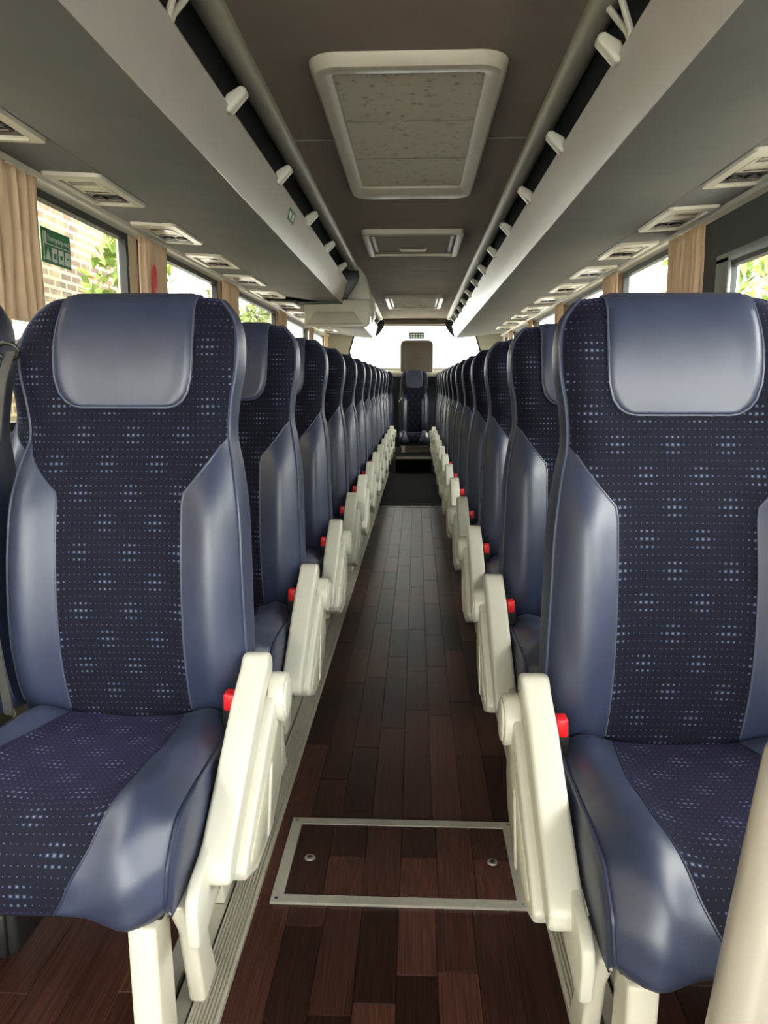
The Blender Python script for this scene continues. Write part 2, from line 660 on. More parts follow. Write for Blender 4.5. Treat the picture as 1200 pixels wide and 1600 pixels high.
for x, y in ((hx0 + 0.012, hy0 + 0.012), (hx1 - 0.012, hy0 + 0.012), (hx0 + 0.012, hy1 - 0.012), (hx1 - 0.012, hy1 - 0.012)):
    mb = MB()
    cyl(mb, (x, y, 0.006), 0.004, 0.001, 'z', 10)
    mb.obj('screw', CHROME, hatch)

# ------------------------------------------------------------------ setting: walls and windows
ZB, ZT = 0.95, H + 0.66      # window sill and head
T = 0.05


def glazed_window(idx, side, ya, yb, z0=ZB, z1=ZT):
    e = empty('window_%d' % idx, (side * WALLX, 0, 0))
    tag(e, kind='structure')
    mb = MB()
    f = 0.028
    xa, xb = sorted((side * -0.004, side * 0.03))
    for q in ((ya, yb, z0, z0 + f), (ya, yb, z1 - f, z1), (ya, ya + f, z0 + f, z1 - f), (yb - f, yb, z0 + f, z1 - f)):
        mb.box(xa, xb, q[0], q[1], q[2], q[3])
    mb.obj('window_frame', FRAMED, e, smooth=False)
    mb = MB()
    x = side * 0.018
    mb.box(x - 0.002, x + 0.002, ya + f, yb - f, z0 + f, z1 - f)
    mb.obj('pane', GLASS, e, smooth=False)
    return e


def wall(side, spans, mat, name, lowers=None):
    e = empty(name)
    tag(e, kind='structure')
    xa, xb = sorted((side * WALLX, side * (WALLX + T)))
    mb = MB()
    mb.box(xa, xb, Y0, Y1, -0.06, ZB)
    mb.obj('lower_lining', WALLC, e, smooth=False)
    mb = MB()
    mb.box(xa, xb, Y0, Y1, ZT, 2.12)
    mb.obj('header', mat, e, smooth=False)
    edges = [Y0] + [v for s in spans for v in s] + [Y1]
    for a, b in zip(edges[0::2], edges[1::2]):
        if b - a > 0.01:
            mb = MB()
            mb.box(xa, xb, a, b, ZB, ZT)
            mb.obj('pillar', mat, e, smooth=False)
    return e


LW = [(-2.2, -0.05), (0.05, 1.42), (1.54, 3.54), (3.66, 5.12), (5.24, 7.2), (7.32, 9.2), (9.32, 11.1)]
wall(-1, LW, WALLC, 'wall_left')
for i, (a, b) in enumerate(LW):
    glazed_window(i + 1, -1, a, b)

# right: front window is lower and set in a grey panel
RW = [(-2.2, -0.9), (-0.8, 3.25), (3.5, 4.85), (4.97, 6.6), (6.72, 8.3), (8.42, 10.0), (10.1, 11.1)]
wr = wall(1, RW, WALLC, 'wall_right')
for i, (a, b) in enumerate(RW):
    if i < 2:
        glazed_window(8 + i, 1, a, b, ZB, H + 0.49)
        boxobj('window_header', WALLG, (WALLX, WALLX + T, a, b, H + 0.49, ZT), wr)
    else:
        glazed_window(8 + i, 1, a, b)
# grey surround of the front right window
sur = MB()
sur.box(WALLX - 0.012, WALLX - 0.001, -2.2, 3.33, H + 0.515, H + 0.675)
sur.box(WALLX - 0.012, WALLX - 0.001, 3.33, 3.5, 0.9, H + 0.675)
sur.obj('grey_lining', WALLG, wr, smooth=False)
mb = MB()
mb.box(WALLX - 0.016, WALLX - 0.001, 3.20, 3.33, 0.9, H + 0.5)
mb.box(WALLX - 0.016, WALLX - 0.001, -0.8, 3.33, H + 0.478, H + 0.515)
bevelled(mb, 'inner_frame', plain('grey_frame_plastic', srgb(130, 136, 134), 0.5), wr, 0.004)

# rear wall with a wide window rounded at its lower corners
rear = empty('wall_rear')
tag(rear, kind='structure')
zb, zt = H + 0.215, H + 0.84
out = [(-1.27, -0.06), (1.27, -0.06), (1.27, 2.12), (-1.27, 2.12)]
inner = [(-0.62, zb), (0.62, zb), (0.80, zb + 0.05), (0.93, zb + 0.14), (0.97, zb + 0.24), (0.90, zt - 0.16), (0.78, zt - 0.05), (0.6, zt), (-0.6, zt), (-0.78, zt - 0.05), (-0.90, zt - 0.16), (-0.97, zb + 0.24), (-0.93, zb + 0.14), (-0.80, zb + 0.05)]
mb = MB()
n = len(inner)
XM, ZLO, ZHI = 0.97, zb, zt
mb.box(-1.27, 1.27, Y1, Y1 + 0.04, -0.06, ZLO)
mb.box(-1.27, 1.27, Y1, Y1 + 0.04, ZHI, 2.12)
mb.box(-1.27, -XM, Y1, Y1 + 0.04, ZLO, ZHI)
mb.box(XM, 1.27, Y1, Y1 + 0.04, ZLO, ZHI)
for q in (-1, 1):
    low = [(0.62, zb), (0.80, zb + 0.05), (0.93, zb + 0.14), (0.97, zb + 0.24)]
    upp = [(0.97, zb + 0.24), (0.90, zt - 0.16), (0.78, zt - 0.05), (0.6, zt)]
    for arc, cn in ((low, (XM, ZLO)), (upp, (XM, ZHI))):
        for p0, p1 in zip(arc, arc[1:]):
            if abs(p0[0] - cn[0]) < 1e-6 and abs(p1[0] - cn[0]) < 1e-6:
                continue
            mb.poly([(q * cn[0], Y1, cn[1]), (q * p0[0], Y1, p0[1]), (q * p1[0], Y1, p1[1])])
            mb.poly([(q * cn[0], Y1 + 0.04, cn[1]), (q * p0[0], Y1 + 0.04, p0[1]), (q * p1[0], Y1 + 0.04, p1[1])])
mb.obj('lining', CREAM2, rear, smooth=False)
rw = empty('window_15', (0, Y1, 0))
tag(rw, kind='structure')
mb = MB()
for i in range(n):
    a, b = inner[i], inner[(i + 1) % n]
    k = 0.97
    def sc(p):
        return (p[0] * k, 1.62 + (p[1] - 1.62) * 0.955)
    mb.poly([(a[0], 0.02, a[1]), (b[0], 0.02, b[1]), (sc(b)[0], 0.02, sc(b)[1]), (sc(a)[0], 0.02, sc(a)[1])])
mb.obj('window_frame', FRAMED, rw, smooth=False)
mb = MB()
mb.poly([(p[0], 0.03, p[1]) for p in inner])
mb.poly([(p[0], 0.034, p[1]) for p in inner], True)
mb.obj('pane', GLASS, rw, smooth=False)

# grey locker panel in the middle of the rear window
pc = empty('rear_locker', (0, 0, 0))
tag(pc, 'grey-brown padded panel with rounded top standing before the rear window', 'panel')
prof = [(-0.225, H + 0.17), (0.225, H + 0.17), (0.225, H + 0.55), (0.205, H + 0.59), (0.17, H + 0.605), (-0.17, H + 0.605), (-0.205, H + 0.59), (-0.225, H + 0.55)]
prof = [(x + 0.03, z) for x, z in prof]
bevelled(prism(prof, 11.14, 11.38, 'y'), 'body', REARP, pc, 0.01)
pr2 = [(0.03 + (x - 0.03) * 1.05, H + 0.17 + (z - H - 0.17) * 1.03) for x, z in prof]
bevelled(prism(pr2, 11.22, 11.34, 'y'), 'edge_trim', CREAM, pc, 0.006)
for i in range(2):
    boxobj('label_line', RACKD, (-0.02, 0.08, 11.137, 11.14, H + 0.36 + i * 0.05, H + 0.365 + i * 0.05), pc)
boxobj('trim_3', CREAM2, (-1.0, 1.0, 11.06, 11.39, H + 0.10, H + 0.165), bev=0.01)['kind'] = 'structure'
boxobj('trim_4', REARP, (-0.62, 0.62, 11.25, 11.39, H + 0.84, H + 0.90), bev=0.008)['kind'] = 'structure'
sg = boxobj('exit_sign', plain('dark_green_sign', srgb(50, 84, 60), 0.5), (-0.08, 0.135, 11.385, 11.39, H + 0.645, H + 0.74))
tag(sg, 'small dark green sign on the rear window above the grey panel', 'sign')
for r_ in range(2):
    for c_ in range(5):
        boxobj('mark', WHITE, (-0.06 + c_ * 0.038, -0.036 + c_ * 0.038, 11.383, 11.385, H + 0.662 + r_ * 0.035, H + 0.68 + r_ * 0.035), sg)

boxobj('darkening_panel', RACKD, (-1.2, 1.2, 11.28, 11.3, 0.19, H + 0.10), rear)  # dark sheet added to darken the pale rear wall below the window

# front end: low dash below the windscreen, windscreen glass
fr = empty('wall_front')
tag(fr, kind='structure')
boxobj('lower_lining', WALLG, (-WALLX, WALLX, Y0 - 0.05, Y0, -0.06, 0.55), fr)
boxobj('header', WALLG, (-WALLX, WALLX, Y0 - 0.05, Y0, 1.98, 2.12), fr)
ws = empty('window_16', (0, Y0, 0))
tag(ws, kind='structure')
boxobj('pane', GLASS, (-WALLX, WALLX, -0.03, -0.025, 0.55, 1.98), ws)

# ------------------------------------------------------------------ ceiling
ZC = H + 0.92
ce = empty('ceiling')
tag(ce, kind='structure')
SEAM = 3.12
for a, b in ((Y0, SEAM - 0.003), (SEAM + 0.003, 6.55), (6.556, Y1)):
    boxobj('ceiling_panel', CEIL, (-0.46, 0.46, a, b, ZC, ZC + 0.03), ce)
boxobj('seam_strip', GRILLEF, (-0.45, 0.45, SEAM - 0.004, SEAM + 0.004, ZC - 0.001, ZC + 0.01), ce)
boxobj('seam_strip', RACKD, (-0.45, 0.45, 6.545, 6.56, ZC + 0.001, ZC + 0.01), ce)
for side in (-1, 1):
    # outer haunch above the racks, dark inside
    mb = MB()
    P = [[(side * x, y, z) for x, z in ((0.44, ZC + 0.03), (0.6, ZC - 0.01), (0.85, ZC - 0.03), (1.1, ZC - 0.08), (1.27, ZC - 0.17))] for y in (Y0, Y1)]
    mb.grid(P)
    P = [[(side * x, y, z + 0.06) for x, z in ((0.44, ZC + 0.04), (0.6, ZC - 0.00), (0.85, ZC - 0.02), (1.1, ZC - 0.07), (1.32, ZC - 0.16))] for y in (Y0, Y1)]
    mb.grid(P)
    mb.obj('haunch_lining', RACKD, ce, recalc=False)
# roof skin that keeps the sky out
mb = MB()
mb.box(-1.34, 1.34, Y0 - 0.05, Y1 + 0.05, 2.115, 2.16)
mb.obj('roof_skin', WALLC, ce, smooth=False)

# rounded ducts either side of the ceiling
for side, nm in ((-1, 'left'), (1, 'right')):
    prof = []
    for k in range(9):
        a = math.pi * k / 8
        prof.append((side * (0.482 - 0.04 * math.cos(a)), ZC - 0.002 - 0.032 * math.sin(a)))
    prof += [(side * 0.522, ZC + 0.02), (side * 0.442, ZC + 0.02)]
    tr = prism(prof, Y0, 11.1, 'y').obj('trim_%d' % (5 if side < 0 else 6), RAILM, angle=50)
    tag(tr, kind='structure')


def rrect(x0, x1, y0, y1, r, seg=6):
    pts = []
    for cx, cy, a0 in ((x1 - r, y1 - r, 0), (x0 + r, y1 - r, 90), (x0 + r, y0 + r, 180), (x1 - r, y0 + r, 270)):
        for k in range(seg + 1):
            a = R(a0 + 90 * k / seg)
            pts.append((cx + r * math.cos(a), cy + r * math.sin(a)))
    return pts


def ring_frame(rings, closed=True):
    """rings: list of (pts2d, z) from outer to inner"""
    mb = MB()
    mb.grid([[(p[0], p[1], z) for p in pts] for pts, z in rings], closed=True)
    return mb


# large air grille
gr = empty('ceiling_grille', (0.0, 0, ZC))
tag(gr, 'large rounded cream ceiling grille with dirty perforated centre', 'grille')
g0, g1 = 2.33, 3.94
rf = [(rrect(-0.29, 0.29, g0, g1, 0.085), 0.0),
      (rrect(-0.287, 0.287, g0 + 0.004, g1 - 0.004, 0.083), -0.018),
      (rrect(-0.275, 0.275, g0 + 0.015, g1 - 0.015, 0.075), -0.034),
      (rrect(-0.268, 0.268, g0 + 0.022, g1 - 0.022, 0.07), -0.036),
      (rrect(-0.236, 0.236, g0 + 0.075, g1 - 0.165, 0.03), -0.031),
      (rrect(-0.226, 0.226, g0 + 0.090, g1 - 0.18, 0.02), -0.024),
      (rrect(-0.222, 0.222, g0 + 0.095, g1 - 0.185, 0.018), -0.012)]
ring_frame(rf).obj('frame', GRILLEF, gr, angle=30)
mb = MB()
mb.grid([[(x, y, -0.017) for x in (-0.23, 0.23)] for y in (g0 + 0.085, g1 - 0.175)])
mb.obj('perforated_panel', PERF, gr, recalc=False)
mb = MB()
for f_ in (0.32, 0.66):
    y = g0 + 0.1 + (g1 - g0 - 0.28) * f_
    mb.box(-0.222, 0.222, y - 0.002, y + 0.002, -0.019, -0.016)
mb.obj('rib', plain('dirty_rib', srgb(120, 115, 104), 0.6), gr, smooth=False)


def roof_vent(y0, y1, label):
    v = empty('roof_hatch', (0.0, 0, ZC))
    tag(v, label, 'hatch', 'roof hatches along the ceiling')
    rings = [(rrect(-0.31, 0.31, y0, y1, 0.03), 0.0), (rrect(-0.31, 0.31, y0, y1, 0.03), -0.028), (rrect(-0.295, 0.295, y0 + 0.02, y1 - 0.02, 0.02), -0.034),
             (rrect(-0.27, 0.27, y0 + 0.045, y1 - 0.045, 0.015), -0.030), (rrect(-0.265, 0.265, y0 + 0.05, y1 - 0.05, 0.012), -0.008)]
    ring_frame(rings).obj('frame', GRILLEF, v, angle=30)
    mb = MB()
    mb.box(-0.262, 0.262, y0 + 0.052, y1 - 0.052, -0.016, -0.006)
    mb.obj('lid', LIDM, v, smooth=False)
    for s_ in (-1, 1):
        boxobj('handle_recess', BLACK, tuple(sorted((s_ * 0.235, s_ * 0.256))) + (y0 + 0.12, y1 - 0.12, -0.021, -0.0155), v)
    mb = MB()
    ym = y0 + (y1 - y0) * 0.68
    mb.tube([(-0.09, ym, -0.016), (-0.08, ym, -0.03), (0.08, ym, -0.03), (0.09, ym, -0.016)], 0.008, 8)
    mb.obj('handle', CREAM, v)
    boxobj('sticker', GREEN, (-0.03, 0.08, y1 + 0.02, y1 + 0.07, -0.003, 0.0), v)
    return v


roof_vent(4.84, 5.69, 'nearer square roof hatch with side slots and cream handle')
roof_vent(8.35, 9.5, 'farther roof hatch with cream frame near the rear window')

# ------------------------------------------------------------------ luggage racks
def rack(side, ya, yb, label):
    e = empty('luggage_rack', (0, ya, 0))
    tag(e, label, 'luggage rack', 'overhead luggage racks')
    L = yb - ya
    s = side
    F = [(0.565, H + 0.628), (0.560, H + 0.640), (0.538, H + 0.70), (0.520, H + 0.765), (0.512, H + 0.785), (0.516, H + 0.796), (0.528, H + 0.797), (0.545, H + 0.77), (0.58, H + 0.66), (0.585, H + 0.636)]
    prism([(x * s, z) for x, z in F], 0, L, 'y').obj('fascia', FASCIA, e, angle=25)
    U = [(0.568, H + 0.630), (0.78, H + 0.646), (1.00, H + 0.676), (1.00, H + 0.70), (0.78, H + 0.675), (0.585, H + 0.665)]
    ny = 3
    cuts = [0] + [L * k / ny for k in range(1, ny)] + [L]
    prism([(x * s, z) for x, z in U], 0, L, 'y').obj('underside', RACKF, e, angle=30)
    prism([(0.995 * s, H + 0.684), (1.012 * s, H + 0.685), (1.012 * s, H + 0.70), (0.995 * s, H + 0.70)], 0, L, 'y').obj('seam', BLACK, e, smooth=False)
    V = [(1.007, H + 0.680), (1.245, H + 0.693), (1.245, H + 0.72), (1.006, H + 0.71)]
    prism([(x * s, z) for x, z in V], 0, L, 'y').obj('service_channel', RACKF, e, smooth=False)
    # dark end caps closing the rack
    cap = [(0.60, H + 0.64), (0.545, H + 0.65), (0.49, H + 0.70), (0.435, H + 0.78), (0.42, H + 0.83), (0.425, H + 0.868), (0.52, H + 0.875), (0.85, ZC - 0.04), (1.2, H + 0.76), (1.2, H + 0.70), (1.0, H + 0.70)]
    bevelled(prism([(x * s, z) for x, z in cap], L - 0.001, L + 0.03, 'y'), 'end_cap', BLACK, e, 0.004)
    y0, dy = (2.35, 0.80) if s < 0 else (2.05, 0.73)
    y = y0 - dy * 2
    while y < yb - 0.2:
        if y > ya + 0.1:
            pr = [(0.530, H + 0.775), (0.520, H + 0.815), (0.478, H + 0.838), (0.462, H + 0.834), (0.458, H + 0.818), (0.508, H + 0.765)]
            pr = [(x * s, z) for x, z in pr]
            bevelled(prism(pr, y - ya - 0.021, y - ya + 0.021, 'y'), 'bracket', CREAM, e, 0.007)
        y += dy
    if ya < 0:
        yf = (1.83 if s < 0 else 1.96) - ya
        mb = MB()
        for q in (-1, 1):
            mb.tube([(s * 0.524, yf, H + 0.775), (s * 0.515, yf + q * 0.012, H + 0.81), (s * 0.478, yf + q * 0.045, H + 0.875)], 0.008, 8)
        mb.obj('forked_bracket', CREAM, e)
    return e


rack(-1, Y0 + 0.02, 6.17, 'overhead luggage rack on the left, nearer length with silver fascia')
rack(-1, 6.76, 11.0, 'shorter left luggage rack beyond the fold-down screen')
rack(1, Y0 + 0.02, 11.0, 'overhead luggage rack running the whole right side')

# cream cornice below racks along the window heads
for side, nm in ((-1, 7), (1, 8)):
    pr = [(1.235, H + 0.700), (1.222, H + 0.690), (1.232, H + 0.676), (1.252, H + 0.672), (1.268, H + 0.66), (1.2695, H + 0.70)]
    tag(prism([(x * side, z) for x, z in pr], Y0, 11.3, 'y').obj('trim_%d' % nm, CREAM, angle=30), kind='structure')

# ------------------------------------------------------------------ passenger service units
def service_unit(side):
    """local: x across from inner edge (0) to outer (0.205), y along 0..0.45, z down negative"""
    e = empty('service_unit')
    s = side
    rings = [([(s * p[0], p[1]) for p in rrect(0, 0.205, 0, 0.45, 0.02, 4)], 0.002),
             ([(s * p[0], p[1]) for p in rrect(0.003, 0.202, 0.003, 0.447, 0.02, 4)], -0.010),
             ([(s * p[0], p[1]) for p in rrect(0.030, 0.175, 0.05, 0.415, 0.02, 4)], -0.013),
             ([(s * p[0], p[1]) for p in rrect(0.034, 0.171, 0.055, 0.410, 0.018, 4)], -0.004),
             ([(s * p[0], p[1]) for p in rrect(0.034, 0.171, 0.055, 0.410, 0.018, 4)], 0.001)]
    ring_frame(rings).obj('bezel', CREAM, e, angle=30)
    def bx(name, mat, x0, x1, y0, y1, z0, z1, bev=0.003, parent=e):
        xs = sorted((s * x0, s * x1))
        return boxobj(name, mat, (xs[0], xs[1], y0, y1, z0, z1), parent, bev)
    bx('backing', PSUDARK, 0.033, 0.172, 0.054, 0.411, -0.002, 0.002, 0)
    lp = bx('lamp_panel', CREAM, 0.042, 0.163, 0.07, 0.255, -0.008, -0.002, 0.004)
    bx('lamp_lens', LENS, 0.055, 0.15, 0.085, 0.13, -0.0095, -0.0078, 0.004, lp)
    bx('switch', PSUDARK, 0.06, 0.145, 0.222, 0.232, -0.0095, -0.0078, 0, lp)
    for k in range(2):
        mb = MB()
        cx = s * (0.072 + k * 0.062)
        cyl(mb, (cx, 0.335, -0.009), 0.027, 0.009, 'z', 16, 0.029)
        nz = mb.obj('air_nozzle', BLACK, e)
        mb = MB()
        mb.box(cx - 0.018, cx + 0.018, 0.331, 0.339, -0.0125, -0.009)
        mb.obj('vane', LENS, nz, smooth=False)
    return e


tilt = math.atan2(0.013, 0.239)
ord_u = ['nearest', 'second', 'third', 'fourth', 'fifth', 'sixth', 'seventh', 'eighth', 'ninth', 'tenth', 'eleventh', 'twelfth']
for side, far0, dy, n_, nm in ((-1, 2.27, 0.80, 11, 'left'), (1, 2.87, 0.775, 10, 'right')):
    src = service_unit(side)
    for k in range(n_):
        yf = far0 + dy * k
        o = src if k == 0 else copy_tree(src)
        if k == 0:
            src0 = o
        o.location = (side * 1.010, yf - 0.45, H + 0.678)
        o.rotation_euler = (0, -side * tilt, 0)
        tag(o, 'cream reading-lamp and air-vent unit, %s from the front under the %s rack' % (ord_u[k], nm), 'vent unit', 'passenger service units under the %s rack' % nm)

# ------------------------------------------------------------------ fold-down screen between the left racks
ms = empty('overhead_screen', (0, 0, 0))
tag(ms, 'cream fold-down screen housing hanging between the two left racks', 'screen')
mb = MB()
pr = [(-0.865, H + 0.452), (-0.375, H + 0.452), (-0.345, H + 0.48), (-0.335, H + 0.60), (-0.338, H + 0.66), (-0.54, H + 0.66), (-0.60, H + 0.632), (-0.865, H + 0.622)]
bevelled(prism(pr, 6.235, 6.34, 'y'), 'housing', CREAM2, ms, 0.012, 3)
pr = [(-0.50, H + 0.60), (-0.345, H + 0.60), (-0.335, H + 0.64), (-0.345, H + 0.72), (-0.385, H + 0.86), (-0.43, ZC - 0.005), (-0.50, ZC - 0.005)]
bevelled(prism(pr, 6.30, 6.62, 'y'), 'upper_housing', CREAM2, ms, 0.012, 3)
pr = [(-0.835, H + 0.47), (-0.40, H + 0.47), (-0.47, H + 0.565), (-0.775, H + 0.565)]
bevelled(prism(pr, 6.217, 6.24, 'y'), 'screen_cover', plain('screen_cover_grey', srgb(160, 155, 142), 0.5), ms, 0.005)
boxobj('bottom_strip', CREAM, (-0.86, -0.38, 6.22, 6.265, H + 0.447, H + 0.458), ms, 0.003)
pr = [(-0.335, H + 0.50), (-0.318, H + 0.54), (-0.312, H + 0.62), (-0.325, H + 0.68), (-0.345, H + 0.70), (-0.34, H + 0.5)]
bevelled(prism(pr, 6.40, 6.58, 'y'), 'side_cover', CREAM2, ms, 0.004)
mb = MB()
mb.box(-0.86, -0.56, 6.205, 6.255, H + 0.624, H + 0.640)
mb.obj('shadow_gap', BLACK, ms, smooth=False)

# ------------------------------------------------------------------ curtains
def curtain(side, ya, yb, label, z0=1.30):
    mb = MB()
    nf = max(3, int((yb - ya) / 0.055))
    cols = nf * 8
    P = []
    for r_ in range(13):
        z = H + 0.672 - (H + 0.672 - z0) * r_ / 12
        row = []
        for c in range(cols + 1):
            t = c / cols
            a = t * nf * 2 * math.pi
            amp = 0.013 * (0.6 + 0.4 * r_ / 12)
            y = ya + (yb - ya) * (t + 0.008 * math.sin(r_ * 0.7 + t * 9))
            x = WALLX - 0.035 + amp * math.sin(a + 0.25 * math.sin(r_ * 0.5 + t * 5)) + 0.003 * math.sin(a * 2.3)
            row.append((side * x, y, z))
        P.append(row)
    mb.grid(P)
    o = mb.obj('curtain', CURTAIN, recalc=False)
    md = o.modifiers.new('thick', 'SOLIDIFY')
    md.thickness = 0.002
    tag(o, label, 'curtain', 'peach window curtains')
    return o


wl = ['the nearest left window', 'the first left window post', 'the second left window post', 'the third left window post', 'the fourth left window post', 'the fifth left window post']
curtain(-1, 2.25, 2.63, 'gathered peach curtain at the near end of the front left window')
for k, (a, b) in enumerate(((3.60, 3.97), (5.14, 5.55), (7.22, 7.6), (9.22, 9.6), (10.75, 11.1))):
    curtain(-1, a, b, 'gathered peach curtain covering %s' % ('the post ' + ['just beyond the front left window with green sign', 'after the second left window', 'after the third left window', 'after the fourth left window', 'after the fifth left window'][k]))
for k, (a, b) in enumerate(((3.44, 3.88), (4.87, 5.2), (6.62, 6.95), (8.32, 8.65), (10.0, 10.3))):
    curtain(1, a, b, 'gathered peach curtain covering %s' % ('the post ' + ['behind the grey front right pillar', 'after the second right window', 'after the third right window', 'after the fourth right window', 'after the fifth right window'][k]))

# red strap on the left curtain
mb = MB()
pr = [(3.695, H + 0.505), (3.705, H + 0.54), (3.72, H + 0.555), (3.75, H + 0.515), (3.74, H + 0.50), (3.732, H + 0.21), (3.692, H + 0.21)]
rs = bevelled(prism(pr, -WALLX + 0.056, -WALLX + 0.064, 'x'), 'hammer_strap', RED, None, 0.002)
tag(rs, 'red hanging strap against the peach curtain beyond the green-signed left window', 'strap')

# green emergency sign on the front left window
es = empty('emergency_sign', (-WALLX + 0.0, 0, 0))
tag(es, 'green emergency exit sign with white pictograms on the front left window', 'sign')
ya, yb, za, zb_ = 2.75, 2.98, H + 0.425, H + 0.545
boxobj('board', GREEN, (-0.0155, -0.0135, ya, yb, za, zb_), es)
X = -0.0125


def quad(parent, name, y0, y1, z0, z1, mat=WHITE, x=X):
    return boxobj(name, mat, (x - 0.0005, x + 0.0005, y0, y1, z0, z1), parent)


def text(body, size, loc, rot, mat, parent, name='lettering'):
    cu = bpy.data.curves.new(name, 'FONT')
    cu.body = body
    cu.size = size
    cu.extrude = 0.0003
    cu.materials.append(mat)
    o = bpy.data.objects.new(name, cu)
    COL.objects.link(o)
    o.location = loc
    o.rotation_euler = rot
    o.parent = parent
    dg_ = bpy.context.evaluated_depsgraph_get()
    me = bpy.data.meshes.new_from_object(o.evaluated_get(dg_))
    bpy.data.objects.remove(o)
    o = bpy.data.objects.new(name, me)
    COL.objects.link(o)
    o.location = loc
    o.rotation_euler = rot
    o.parent = parent
    return o


text('Emergency exit', 0.027, (X + 0.001, ya + 0.045, zb_ - 0.04), (R(90), 0, R(90)), WHITE, es)
quad(es, 'divider', ya + 0.01, yb - 0.01, za + 0.066, za + 0.069)
for k in range(3):
    y = ya + 0.075 + k * 0.052
    quad(es, 'pictogram', y, y + 0.04, za + 0.01, za + 0.058)
    quad(es, 'mark', y + 0.01, y + 0.03, za + 0.02 + 0.006 * k, za + 0.04, GREEN, X + 0.0012)
mb = MB()
mb.poly([(X, ya + 0.025, za + 0.012), (X, ya + 0.065, za + 0.012), (X, ya + 0.045, za + 0.055)])
mb.obj('arrow', WHITE, es, smooth=False)
quad(es, 'running_figure', ya + 0.024, ya + 0.038, zb_ - 0.05, zb_ - 0.012)
quad(es, 'running_figure', ya + 0.012, ya + 0.018, za + 0.01, zb_ - 0.012)

# green sticker on the left fascia
fs = empty('fascia_sticker', (0, 3.55, H))
tag(fs, 'small green sticker with two white pictograms on the left rack fascia', 'sticker')


def fas(z, off):
    return -(0.538 - 0.018 * (z - 0.70) / 0.065) + off


def faspatch(name, mat, y0, y1, z0, z1, off):
    mb = MB()
    a_ = [(fas(z0, off), y0, z0), (fas(z0, off), y1, z0), (fas(z1, off), y1, z1), (fas(z1, off), y0, z1)]
    b_ = [(x - 0.0008, y, z) for x, y, z in a_]
    mb.poly(a_)
    mb.poly(b_, True)
    for i in range(4):
        mb.poly([a_[i], b_[i], b_[(i + 1) % 4], a_[(i + 1) % 4]])
    return mb.obj(name, mat, fs, smooth=False)


faspatch('board', GREEN, -0.08, 0.08, 0.708, 0.756, 0.0022)
for k in range(2):
    faspatch('pictogram', WHITE, -0.06 + k * 0.07, -0.015 + k * 0.07, 0.718, 0.745, 0.003)

# ------------------------------------------------------------------ seats
NB = 64
BK = [(.045, .40, .247), (.03, .47, .247), (.012, .58, .246), (.015, .72, .242), (.035, .84, .236), (.058, .93, .222), (.075, .99, .209), (.092, 1.06, .213), (.098, 1.13, .225),
      (.110, 1.19, .225), (.128, 1.235, .213), (.155, 1.268, .188), (.190, 1.282, .170), (.225, 1.276, .163), (.248, 1.25, .165)]
BROWS = spline(BK, NB)


def yback(z):
    return 0.125 + (z - 0.4) * 0.148


def sm(a, b, x):
    t = max(0, min(1, (x - a) / (b - a)))
    return t * t * (3 - 2 * t)


def bin_(z, w):
    if z < 0.88:
        return 0.128 + 0.004 * (0.88 - z)
    if z < 0.988:
        return 0.128 + (w - 0.004 - 0.128) * (z - 0.88) / 0.108
    return w - 0.002


def fdepth(x, w, z):
    ax = abs(x)
    r = ax / w
    roll = 0.036 * r ** 12
    amp = 0.040 * sm(0.38, 0.5, z) * (1 - sm(0.84, 1.0, z))
    bump = amp * math.exp(-((ax - 0.190) / 0.052) ** 2)
    amp2 = 0.018 * sm(0.98, 1.08, z) * (1 - sm(1.16, 1.24, z))
    wing = amp2 * sm(0.45, 0.9, r)
    return roll - bump - wing


def BS(x, row):
    y, z, w = BROWS[row]
    zf = z if row < NB * 0.85 else 1.3
    return Vector((x, y + fdepth(x, w, zf), z))


BARC = [0.0]
for i in range(1, NB):
    BARC.append(BARC[-1] + math.hypot(BROWS[i][0] - BROWS[i - 1][0], BROWS[i][1] - BROWS[i - 1][1]))

CK = [(.055, .405, .215, .12), (.0, .424, .222, .122), (-.1, .431, .228, .136), (-.2, .443, .232, .146), (-.3, .455, .236, .147), (-.38, .462, .238, .143), (-.435, .450, .238, .133),
      (-.468, .417, .237, .118), (-.482, .385, .236, .100), (-.483, .352, .234, .084), (-.477, .328, .231, .070), (-.455, .312, .229, .064)]
NCU = 48
CROWS = spline(CK, NCU)
CARC = [0.0]
for i in range(1, NCU):
    CARC.append(CARC[-1] + math.hypot(CROWS[i][0] - CROWS[i - 1][0], CROWS[i][1] - CROWS[i - 1][1]))


def CSurf(x, row):
    y, z, w, c = CROWS[row]
    a, b = CROWS[max(row - 1, 0)], CROWS[min(row + 1, NCU - 1)]
    ty, tz = b[0] - a[0], b[1] - a[1]
    L = math.hypot(ty, tz) or 1
    ny, nz = tz / L, -ty / L      # outward (up on top, forward on front)
    ax = abs(x)
    r = ax / w
    off = 0.020 * math.exp(-((ax - 0.178) / 0.045) ** 2) * sm(0, 0.12, row / NCU + .02) - 0.016 * r ** 10 - 0.006 * math.exp(-(x / 0.1) ** 2) * (1 if row < 30 else 0)
    off += 0.0035 * math.sin(x * 60 + row * 0.35) * math.sin(row * 0.5) * (0.3 if ax < c else 0.8) * sm(.1, .4, row / NCU)
    return Vector((x, y + ny * off, z + nz * off))


